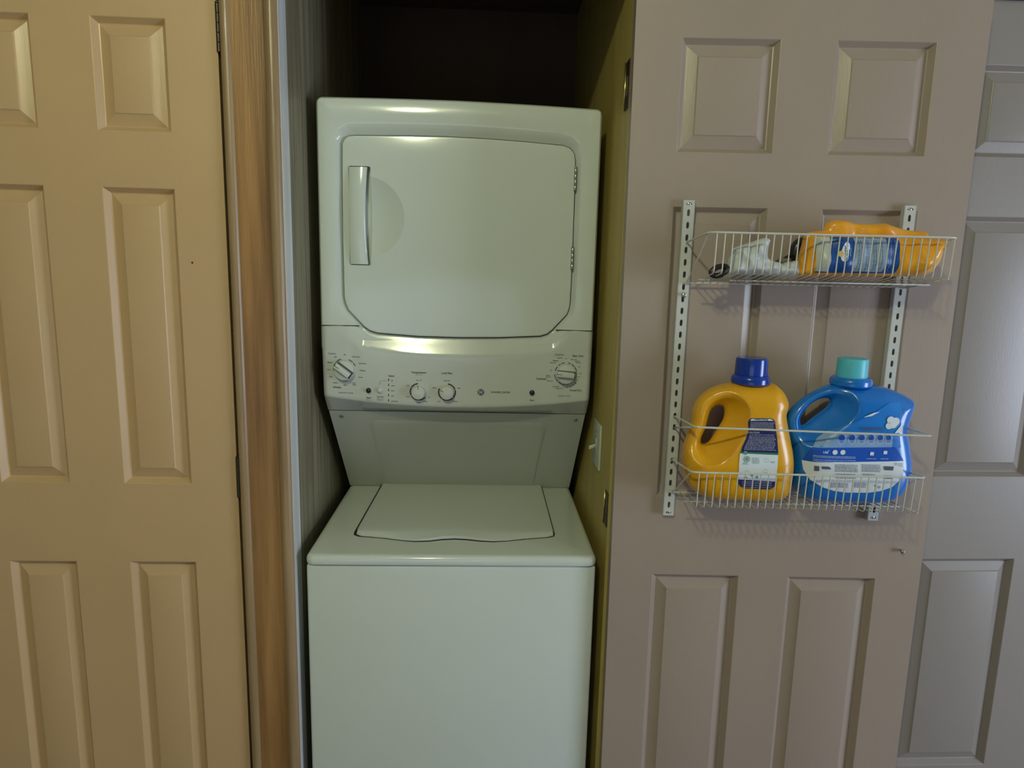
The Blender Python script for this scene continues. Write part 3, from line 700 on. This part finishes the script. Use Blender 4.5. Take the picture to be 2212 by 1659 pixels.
# ------------------------------------------------------------ jugs
def z6(P, w): return [atd(1420+x/3.253, 740+y/3.253, w) for x, y in P]
class Jug: pass
def make_jug(name, label, out, hole, w, Hm, r, m, base, scoop, grid=.0021, pw=2.3):
    P = np.array(z6(out, w)); Hh = np.array(z6(hole, w)); vt = P[:, 1].max(); vb0 = P[:, 1].min()
    f = lambda v: vt-(vt-v)*(vt-base)/(vt-vb0)
    P[:, 1] = f(P[:, 1]); Hh[:, 1] = f(Hh[:, 1])
    uc = (P[:, 0].min()+P[:, 0].max())/2
    P -= (uc, base); Hh -= (uc, base)
    P = smooth_closed(P, 5); P[:, 1] = np.maximum(P[:, 1], 0); Hh = smooth_closed(Hh, 5)
    J = Jug(); J.t = empty(name, (0, 0, 0), label, 'detergent jug', mw=DM @ Matrix.Translation((uc, -w, base)))
    J.map = lambda q, ww=None: (lambda a: (a[0]-uc, f(a[1])-base))(atd(1420+q[0]/3.253, 740+q[1]/3.253, w if ww is None else ww))
    def field(X, Z):
        d = np.minimum(sdf(P, X, Z), -sdf(Hh, X, Z)); dh = -sdf(Hh, X, Z)
        hm = Hm*(1-scoop*(1-np.clip(dh/.036, 0, 1)**1.6)); return d, hm
    def front(X, Z):
        d, hm = field(np.atleast_1d(np.array(X, float)), np.atleast_1d(np.array(Z, float)))
        q = 1-np.clip(d/r, 0, 1)**1.0; return -hm*np.clip(1-q**pw, 0, 1)**(1/pw)
    J.front = front; J.fy = front
    xs = np.arange(P[:, 0].min()-.006, P[:, 0].max()+.006, grid); zs = np.arange(-.006, P[:, 1].max()+.006, grid); ys = np.arange(-Hm-.006, Hm+.006, grid)
    X, Z = np.meshgrid(xs, zs, indexing='ij'); d, hm = field(X, Z)
    q = np.clip(1-d/r, 0, 1.6)
    Fv = 1-(q[:, None, :]**pw+(np.abs(ys)[None, :, None]/hm[:, None, :])**pw)
    Fv = np.where(d[:, None, :] < -.004, -1., Fv)
    V_, Q = surface(Fv, np.array([xs[0], ys[0], zs[0]]), grid)
    # a little Laplacian smoothing
    e = np.concatenate([Q[:, [0, 1]], Q[:, [1, 2]], Q[:, [2, 3]], Q[:, [3, 0]]])
    for _ in range(4):
        a = np.zeros_like(V_); n_ = np.zeros(len(V_)); np.add.at(a, e[:, 0], V_[e[:, 1]]); np.add.at(n_, e[:, 0], 1); np.add.at(a, e[:, 1], V_[e[:, 0]]); np.add.at(n_, e[:, 1], 1)
        V_ = V_*.4+.6*a/n_[:, None]
    V_[:, 2] = np.maximum(V_[:, 2], .0003)
    link('body', mesh_np('body', V_, Q), m, J.t, 30)
    return J
def band(J, rows, name, m, parent, off=.0010, n=14):
    # rows: list of (left point, right point) in zoomed pixels, top to bottom, interpolated smoothly; a patch lying on the jug
    Lp = np.array([J.map(a, J.lw) for a, b in rows]); Rp = np.array([J.map(b, J.lw) for a, b in rows]); V_ = []; Fc = []
    k = len(rows)
    sub = 4; T_ = np.linspace(0, k-1, (k-1)*sub+1)
    li = np.stack([np.interp(T_, range(k), Lp[:, i]) for i in (0, 1)], 1); ri = np.stack([np.interp(T_, range(k), Rp[:, i]) for i in (0, 1)], 1)
    for a, b in zip(li, ri):
        X = np.linspace(a[0], b[0], n+1); Z = np.linspace(a[1], b[1], n+1); Y = J.front(X, Z)-off
        V_ += list(zip(X, Y, Z))
    for i in range(len(li)-1):
        for j in range(n):
            a = i*(n+1)+j; Fc.append((a, a+n+1, a+n+2, a+1))
    me = bpy.data.meshes.new(name); me.from_pydata([tuple(map(float, v)) for v in V_], [], Fc); me.update()
    return link(name, me, m, parent, 30)
YO = [(805, 285), (830, 300), (870, 340), (895, 390), (905, 430), (900, 470), (888, 520), (898, 600), (915, 700), (932, 800), (937, 900), (925, 1000), (905, 1090), (870, 1145), (800, 1172), (600, 1172), (400, 1160), (290, 1135), (225, 1085), (195, 1030), (182, 960), (175, 870), (183, 780), (200, 720),
      (222, 650), (237, 600), (245, 550), (252, 495), (270, 440), (310, 385), (370, 335), (440, 303), (517, 285), (660, 278)]
YH = [(385, 475), (425, 455), (462, 468), (470, 520), (455, 575), (425, 630), (390, 690), (360, 735), (328, 753), (302, 738), (305, 700), (330, 640), (352, 560), (365, 510)]
jy = make_jug('yellow_jug', 'yellow detergent jug with a dark blue cap, left in the lower basket', YO, YH, .080, .050, .050, 'yellow', 1.0675, .60); jy.lw = .128
def cap(J, m1, m2, c, r, ztop, zbot, rc, zc0, zc1, name1, name2, ribs=0):
    (x, z1_) = J.map((c, ztop)); z0_ = J.map((c, zbot))[1]; za, zb = J.map((c, zc0))[1], J.map((c, zc1))[1]; s = .00088/3.253*1.0
    bm = nb(); lathe(bm, [(rc*.90, zb-.004), (rc, zb), (rc, zb+(za-zb)*.55), (rc*.97, zb+(za-zb)*.75), (rc*.9, za), (rc*.7, za)], 48, c=(x, 0, 0)); obj(name2, bm, m2, J.t, 40)
    n = 96 if ribs else 48; bm = nb(); pr = [(r*.99, za), (r, za+.002), (r*.98, z1_-.004), (r*.955, z1_-.001), (r*.90, z1_), (r*.4, z1_)]
    lathe(bm, pr, n, c=(x, 0, 0))
    if ribs:
        for v in bm.verts:
            if za+.001 < v.co.z < z1_-.002:
                a = math.atan2(v.co.y, v.co.x-x); k = 1+.012*(1 if round(a/(2*math.pi)*n) % 2 else -1); v.co.x = x+(v.co.x-x)*k; v.co.y *= k
    obj(name1, bm, m1, J.t, 25)
cap(jy, 'navy_cap', 'navy_cap', 668, .0318, 88, 222, .0385, 222, 278, 'cap', 'collar', ribs=1)
lab = band(jy, [((655, 552), (795, 552)), ((642, 565), (815, 562)), ((636, 585), (823, 582)), ((633, 650), (830, 650)), ((617, 710), (836, 710)), ((590, 770), (840, 770)), ((580, 806), (842, 818))], 'label', 'lb_navy', jy.t)
band(jy, [((578, 806), (842, 818)), ((575, 820), (841, 833))], 'label_green_band', 'lb_green', lab, .0012)
band(jy, [((574, 820), (841, 833)), ((566, 900), (836, 915)), ((562, 1020), (822, 1035))], 'label_white_field', 'lb_white', lab, .0012)
band(jy, [((561, 1020), (822, 1035)), ((562, 1055), (812, 1072)), ((580, 1078), (795, 1092)), ((600, 1088), (770, 1097))], 'label_foot', 'lb_navy', lab, .0012)
band(jy, [((658, 556), (790, 556)), ((646, 570), (812, 570))], 'label_heading', 'lb_white', lab, .0016)
pp = Print(jy.fy, .0022); xk = lambda x, y: jy.map((x, y), jy.lw)
def lines(J, pr, x0f, x1, y0, y1, step, h):
    y = y0
    while y < y1:
        a = J.map((x0f(y), y), J.lw); b = J.map((x1, y+4), J.lw); pr.words(a[0], b[0]-random.uniform(0, .004), a[1], h); y += step
lf = lambda y: float(np.interp(y, [570, 650, 710, 770, 806], [650, 645, 632, 606, 596]))
lines(jy, pp, lf, 820, 582, 640, 10, .0012)
a = xk(640, 655); pp.text('CAUTION', a[0]+.009, a[1]-.0012, .0050)
lines(jy, pp, lf, 825, 674, 800, 11.5, .0013)
for yy in (1035, 1048, 1062, 1078): a = xk(585, yy); b = xk(795, yy+6); pp.words(a[0], b[0], a[1], .0011)
pp.done('print', 'print_pale', lab)
pd = Print(jy.fy, .0022); a = xk(725, 562); pd.text('DIRECTIONS', a[0], a[1], .0046)
pd.done('print', 'lb_navy', lab)
pg = Print(jy.fy, .0022)
a = xk(620, 864); pg.ring(a[0], a[1], .0052, .0066); pg.ring(a[0], a[1], .001, .0035)
for q in ((757, 873), (618, 965), (750, 955)): a = xk(*q); pg.ring(a[0], a[1], .0038, .0042)
for q in ((655, 988), (690, 1000), (612, 1003), (755, 975)): a = xk(*q); pg.disc(a[0], a[1], .0028, 7)
lines(jy, pg, lambda y: 655, 715, 855, 900, 10, .0010); lines(jy, pg, lambda y: 785, 818, 882, 896, 8, .0010)
lines(jy, pg, lambda y: 590, 640, 893, 903, 8, .0010)
a = xk(610, 815); pg.disc(a[0], a[1], .0042)
pg.done('print', 'print_green', lab)

BO = [(1520, 298), (1560, 304), (1620, 322), (1700, 358), (1752, 388), (1774, 410), (1772, 450), (1755, 510), (1738, 565), (1726, 625), (1735, 700), (1746, 790), (1752, 880), (1742, 970), (1708, 1055), (1650, 1125), (1550, 1165), (1400, 1172), (1250, 1168), (1100, 1157), (1010, 1132), (965, 1085), (946, 1010), (943, 930), (943, 850),
      (936, 770), (922, 690), (908, 600), (912, 540), (950, 470), (1010, 408), (1080, 358), (1150, 320), (1215, 296), (1370, 290)]
BH = [(1003, 590), (1000, 545), (1020, 500), (1060, 450), (1115, 412), (1165, 396), (1205, 402), (1212, 430), (1185, 470), (1140, 505), (1090, 545), (1045, 585), (1020, 600)]
jb = make_jug('blue_jug', 'large blue detergent jug with an aqua cap, right in the lower basket', BO, BH, .080, .050, .055, 'blue', 1.0675, .58); jb.lw = .130
cap(jb, 'aqua', 'blue', 1378, .0300, 96, 240, .0405, 238, 292, 'cap', 'collar')
tri = band(jb, [((1640, 430), (1722, 430)), ((1520, 505), (1722, 505)), ((1380, 580), (1706, 580)), ((1215, 655), (1704, 655)), ((1130, 720), (1706, 720)), ((1093, 768), (1710, 768))], 'label', 'lb_sky', jb.t)
band(jb, [((1222, 652), (1650, 660)), ((1150, 705), (1650, 712)), ((1093, 768), (1640, 768))], 'label_cloud', 'lb_pale', tri, .0014)
band(jb, [((1090, 768), (1665, 762)), ((1060, 820), (1700, 815)), ((1040, 880), (1728, 866))], 'label_blue_field', 'lb_blue', tri, .0016)
band(jb, [((1039, 880), (1728, 866)), ((1046, 950), (1722, 950)), ((1080, 1015), (1690, 1015)), ((1150, 1062), (1640, 1062)), ((1230, 1090), (1560, 1092)), ((1320, 1105), (1480, 1105))], 'label_white_field', 'lb_white', tri, .0016)
bk = lambda x, y: jb.map((x, y), jb.lw)
pw_ = Print(jb.fy, .0026); pb = Print(jb.fy, .0030); pdk = Print(jb.fy, .0030)
for i, x in enumerate((1290, 1362, 1430, 1496, 1560, 1618)):
    a = bk(x, 702); pw_.ring(a[0], a[1], .0082*(1-.03*i), .0088*(1-.03*i), sx=.85, sy=1.25)
    a = bk(x, 688); pb.disc(a[0], a[1], .0062*(1-.04*i)); a = bk(x, 722); pdk.words(a[0]-.004, a[0]+.004, a[1], .0010)
for x, y in ((1241, 800), (1296, 800)): a = bk(x, y); pw_.disc(a[0], a[1], .0052)
for x, y in ((1500, 810), (1594, 801)): a = bk(x, y); pw_.rect(a[0], a[1], .0075, .0070)
a = bk(1176, 802); pw_.text('USE', a[0], a[1], .0062); a = bk(1196, 787); pw_.text('to', a[0], a[1], .0032)
for yy in (828, 838, 856, 868): a = bk(1096, yy); b = bk(1385, yy+4); pw_.words(a[0], b[0], a[1], .0009)
for x0_, x1_ in ((1460, 1530), (1560, 1615)): a = bk(x0_, 847); b = bk(x1_, 847); pw_.words(a[0], b[0], a[1], .0010)
# white cloud shapes on the sky field
a = bk(1645, 580)
for dx, dz, rr_ in ((-.004, .006, .0075), (.006, .003, .0085), (-.006, -.006, .007), (.002, -.002, .009)): pw_.disc(a[0]+dx, a[1]+dz, rr_)
a = bk(1500, 525); pw_.raw([(-.016, -.004), (.0, -.001), (.016, .0085), (.004, .006)], [(0, 1, 2, 3)], a[0], a[1])
a = bk(1700, 620); pw_.raw([(-.010, -.010), (.006, -.010), (.006, .012)], [(0, 1, 2)], a[0], a[1])
a = bk(1500, 624); pdk.text('INGREDIENTS', a[0], a[1], .0072)
for x0_, x1_, y0_, y1_ in ((1238, 1400, 892, 945), (1425, 1560, 892, 945), (1240, 1385, 962, 1000), (1430, 1520, 962, 985), (1205, 1330, 1030, 1066), (1370, 1460, 1030, 1060)):
    y = y0_
    while y < y1_:
        a = bk(x0_, y); b = bk(x1_, y); pdk.words(a[0], b[0], a[1], .0011); y += 9.5
for x, y, w_, h_ in ((1616, 912, .020, .0045), (1616, 925, .018, .0045), (1117, 915, .009, .005), (1117, 933, .009, .005), (1176, 912, .016, .003), (1180, 921, .018, .003), (1610, 985, .018, .006)):
    a = bk(x, y); pdk.rect(a[0], a[1], w_, h_, n=4)
a = bk(1665, 886); pdk.ring(a[0], a[1], .0016, .0024)
for yy in (884, 893, 902): a = bk(1680, yy); b = bk(1718, yy-2); pdk.words(a[0], b[0], a[1], .0008)
for x, y in ((1522, 1048), (1548, 1060)): a = bk(x, y); pdk.ring(a[0], a[1], .0014, .0024)
pw_.done('print', 'lb_white', tri); pb.done('print', 'lb_blue', tri); pdk.done('print', 'print_dark', tri)

# ------------------------------------------------------------ pouch, white bag and brush in the upper basket
def z7(P, w): return [atd(1500+x/3.8138, 460+y/3.8138, w) for x, y in P]
def sinfield(X, Y, Z, seed, sc, n=14):
    r_ = np.random.default_rng(seed); f = 0
    for _ in range(n):
        k = r_.normal(size=3)*sc; f = f+np.sin(X*k[0]+Y*k[1]+Z*k[2]+r_.uniform(0, 6.28))
    return f/math.sqrt(n)
def blob(name, out, w, Hm, r, m, parent, org, grid=.002, amp=.003, sc=90, seed=1, pw=2.2, lean=0., thin=None, base=None, keep=None):
    P = np.array(z7(out, w))-org; P = smooth_closed(P, 4)
    if base is not None: P[:, 1] = np.maximum(P[:, 1], base)
    xs = np.arange(P[:, 0].min()-.008, P[:, 0].max()+.008, grid); zs = np.arange(P[:, 1].min()-.008, P[:, 1].max()+.008, grid); ys = np.arange(-Hm-.012, Hm+.012, grid)
    X, Z = np.meshgrid(xs, zs, indexing='ij'); d = sdf(P, X, Z)
    top = P[:, 1].max(); hm = np.full(X.shape, Hm)
    if thin: hm = Hm*np.interp(Z, [thin[0], thin[1]], [1, thin[2]])
    X3, Y3, Z3 = np.meshgrid(xs, ys, zs, indexing='ij')
    nz = sinfield(X3, Y3*.3, Z3, seed, sc)
    dd = d[:, None, :]; q = np.clip(1-dd/r, 0, 1.6); yy = np.abs(Y3+amp*nz*np.clip(dd/.01, 0, 1))
    Fv = 1-(q**pw+(yy/hm[:, None, :])**pw); Fv = np.where(dd < -.004, -1., Fv)
    V_, Q = surface(Fv, np.array([xs[0], ys[0], zs[0]]), grid)
    e = np.concatenate([Q[:, [0, 1]], Q[:, [1, 2]], Q[:, [2, 3]], Q[:, [3, 0]]])
    for _ in range(2):
        a = np.zeros_like(V_); n_ = np.zeros(len(V_)); np.add.at(a, e[:, 0], V_[e[:, 1]]); np.add.at(n_, e[:, 0], 1); np.add.at(a, e[:, 1], V_[e[:, 0]]); np.add.at(n_, e[:, 1], 1)
        V_ = V_*.5+.5*a/n_[:, None]
    o = link(name, mesh_np(name, V_, Q), m, parent, 40)
    def front(x, z):
        x = np.atleast_1d(np.array(x, float)); z = np.atleast_1d(np.array(z, float)); d = sdf(P, x, z); q = np.clip(1-d/r, 0, 1)
        h_ = Hm*np.interp(z, [thin[0], thin[1]], [1, thin[2]]) if thin else Hm
        y = -h_*(1-q**pw)**(1/pw)
        return y-amp*sinfield(x, y*.3, z, seed, sc)*np.clip(d/.01, 0, 1)
    return o, front
wp = .088; FL = 1.5345          # centre plane and floor height
org = np.array(atd(1905, 560, wp)); org[1] = FL+.0022
t = empty('laundry_pouch', (0, 0, 0), 'crumpled orange plastic pouch with a blue printed label in the upper basket', 'pouch', mw=DM @ Matrix.Translation((org[0], -wp, org[1])))
PO = [(835, 520), (845, 450), (880, 350), (905, 260), (925, 195), (1000, 165), (1300, 175), (1700, 190), (1960, 205), (2032, 225), (2020, 290), (1985, 390), (1945, 450), (1905, 500), (1800, 522), (1500, 525), (1100, 525)]
b_, pf = blob('pouch_body', PO, wp, .047, .034, 'orange', t, org, amp=.0048, sc=85, seed=11, base=.001)
PT = [(905, 215), (930, 165), (1000, 150), (1062, 140), (1085, 95), (1120, 68), (1180, 58), (1250, 66), (1320, 88), (1450, 92), (1560, 86), (1600, 98), (1700, 130), (1800, 148), (1885, 152), (1905, 175), (1900, 215), (1700, 260), (1300, 260), (1000, 250)]
blob('pouch_flap', PT, wp, .016, .014, 'orange', t, org, amp=.0050, sc=75, seed=4)
def patch(front, org_, rows, name, m, parent, w, off=.0012, n=16, sub=14):
    Lp = np.array(z7([a for a, b in rows], w))-org_; Rp = np.array(z7([b for a, b in rows], w))-org_; k = len(rows); T_ = np.linspace(0, k-1, (k-1)*sub+1); V_ = []; Fc = []
    li = np.stack([np.interp(T_, range(k), Lp[:, i]) for i in (0, 1)], 1); ri = np.stack([np.interp(T_, range(k), Rp[:, i]) for i in (0, 1)], 1)
    for a, b in zip(li, ri):
        X = np.linspace(a[0], b[0], n+1); Z = np.linspace(a[1], b[1], n+1); Y = front(X, Z)-off; V_ += list(zip(X, Y, Z))
    for i in range(len(li)-1):
        for j in range(n):
            a = i*(n+1)+j; Fc.append((a, a+n+1, a+n+2, a+1))
    me = bpy.data.meshes.new(name); me.from_pydata([tuple(map(float, v)) for v in V_], [], Fc); me.update(); return link(name, me, m, parent, 40)
lw = wp+.042
lb = patch(pf, org, [((1020, 195), (1695, 205)), ((1008, 492), (1672, 500))], 'pouch_label', 'pouch_blue', t, lw, .0012, n=40, sub=24)
patch(pf, org, [((1016, 195), (1120, 197)), ((1004, 480), (1100, 484))], 'label_cloudy_edge', 'pouch_white', lb, lw, .0018)
patch(pf, org, [((1322, 205), (1580, 208)), ((1298, 482), (1556, 486))], 'label_text_field', 'pouch_pale', lb, lw, .0018, n=24, sub=20)
fy = pf
P1 = Print(fy, .0022); kk = lambda x, y: tuple(np.array(z7([(x, y)], lw)[0])-org)
a = kk(1228, 325); P1.ring(a[0], a[1], 0, .0078, sx=1.0, sy=2.3); P1.ring(a[0]+.002, a[1]+.010, 0, .007, sx=1, sy=1.4); P1.ring(a[0]-.001, a[1]-.010, 0, .006, sx=1.2, sy=1.3)
P1.done('label_logo_cloud', 'lb_white', lb)
P2 = Print(fy, .0026); a = kk(1188, 338); P2.disc(a[0], a[1], .0058); P2.done('label_flower', 'flower', lb)
P3 = Print(fy, .0030); a = kk(1232, 338)          # script too small to read in the photo: pen strokes only
for dx, dz, w_, h_, r_ in ((-.0030, .0125, .0012, .008, .5), (.0010, .0125, .0012, .006, -.4), (-.0010, .0105, .006, .0011, .2), (-.0015, .0055, .0012, .007, .7), (.0022, .0050, .0011, .006, -.5), (.0002, .0035, .006, .0011, -.3), (-.0012, -.0010, .0012, .006, .6),
    (.0022, -.0015, .0011, .006, -.6), (.0004, -.0035, .005, .0011, .2), (-.0008, -.0075, .0012, .006, .5), (.0024, -.0080, .0011, .006, -.5), (.0010, -.0105, .005, .0011, -.2), (.0014, -.0140, .0012, .005, .5)): P3.rect(a[0]+dx, a[1]+dz, w_, h_, r_)
P3.done('label_lettering', 'ink', lb)
P4 = Print(fy, .0026)
for x in (1352, 1372, 1420, 1436, 1480, 1496, 1540, 1620, 1640, 1660):
    y = 225
    while y < 470:
        l_ = random.uniform(12, 40); a = kk(x-(y-225)*.07, y); b = kk(x-(y-225)*.07, min(y+l_, 478)); P4.rect(a[0], (a[1]+b[1])/2, .0009, a[1]-b[1]); y += l_+6
P4.done('label_print', 'pouch_blue', lb)
P5 = Print(fy, .0026)
a = kk(1275, 320)
for k_ in range(4): P5.rect(a[0], a[1]+.006-.004*k_, .0045, .0009, .3*(-1)**k_); P5.rect(a[0], a[1]+.004-.004*k_, .0009, .003)
for x in (1612, 1650):
    y = 225
    while y < 470:
        l_ = random.uniform(12, 30); a = kk(x-(y-225)*.07, y); b = kk(x-(y-225)*.07, y+l_); P5.rect(a[0], (a[1]+b[1])/2, .0008, a[1]-b[1]); y += l_+8
P5.done('label_print', 'pouch_pale', lb)
# white bag
org2 = np.array(atd(1650, 560, wp)); org2[1] = FL+.0022
t2 = empty('plastic_bag', (0, 0, 0), 'crumpled thin white plastic bag in the left half of the upper basket', 'plastic bag', mw=DM @ Matrix.Translation((org2[0], -wp, org2[1])))
BG = [(262, 530), (268, 470), (280, 410), (295, 365), (313, 340), (318, 300), (370, 270), (440, 250), (520, 222), (575, 205), (612, 222), (600, 265), (590, 310), (588, 360), (615, 385), (680, 405), (740, 425), (825, 432), (835, 470), (800, 500), (700, 520), (450, 530)]
blob('bag_body', BG, wp, .034, .022, 'bag', t2, org2, amp=.0050, sc=120, seed=21, base=.001)
blob('bag_tail', [(735, 420), (800, 400), (840, 395), (850, 440), (835, 520), (740, 525)], wp, .022, .010, 'bag', t2, org2, amp=.004, sc=150, seed=5, base=.001)
# brush
bp_ = lambda x, y, w: (lambda a: Vector((a[0], -w, a[1])))(z7([(x, y)], w)[0])
c0 = bp_(700, 470, .040)
t3 = empty('brush', (0, 0, 0), 'black handled brush half hidden by the white plastic bag in the upper basket', 'brush', mw=DM @ Matrix.Translation(c0))
bm = nb(); ctr = bp_(205, 478, .108)-c0
rx, rz = .0155, .0088
tube(bm, [ctr+Vector((rx*math.cos(a), 0, rz*math.sin(a)+.25*rx*math.cos(a))) for a in np.linspace(0, 2*math.pi, 28, endpoint=False)], .0055, 10, closed=True)
obj('hanging_loop', bm, 'black', t3)
pts = [(255, 455, .103), (285, 463, .078), (325, 470, .046), (450, 470, .040), (600, 440, .040), (720, 395, .038), (790, 350, .034)]
bm = nb(); tube(bm, [bp_(*p)-c0 for p in pts], [.0055, .0055, .006, .0065, .006, .0045, .004], 10); obj('brush_handle', bm, 'black', t3)
HDW = .030
HD = [(905, 200), (870, 203), (830, 225), (800, 262), (783, 310), (780, 350), (792, 375), (795, 425), (812, 420), (840, 370), (865, 310), (890, 250), (912, 215)]
orgh = np.array([c0.x, c0.z]); hd, _f = blob('brush_head', HD, HDW, .013, .010, 'black', t3, orgh, grid=.0015, amp=0, pw=2.0); hd.location = (0, -HDW-c0.y, 0)
bm = nb(); a, b = bp_(690, 372, .042)-c0, bp_(785, 412, .042)-c0; box(bm, a.x, b.x, a.y-.006, a.y+.006, b.z, a.z, .002); obj('brush_guard', bm, 'greyclear', t3)
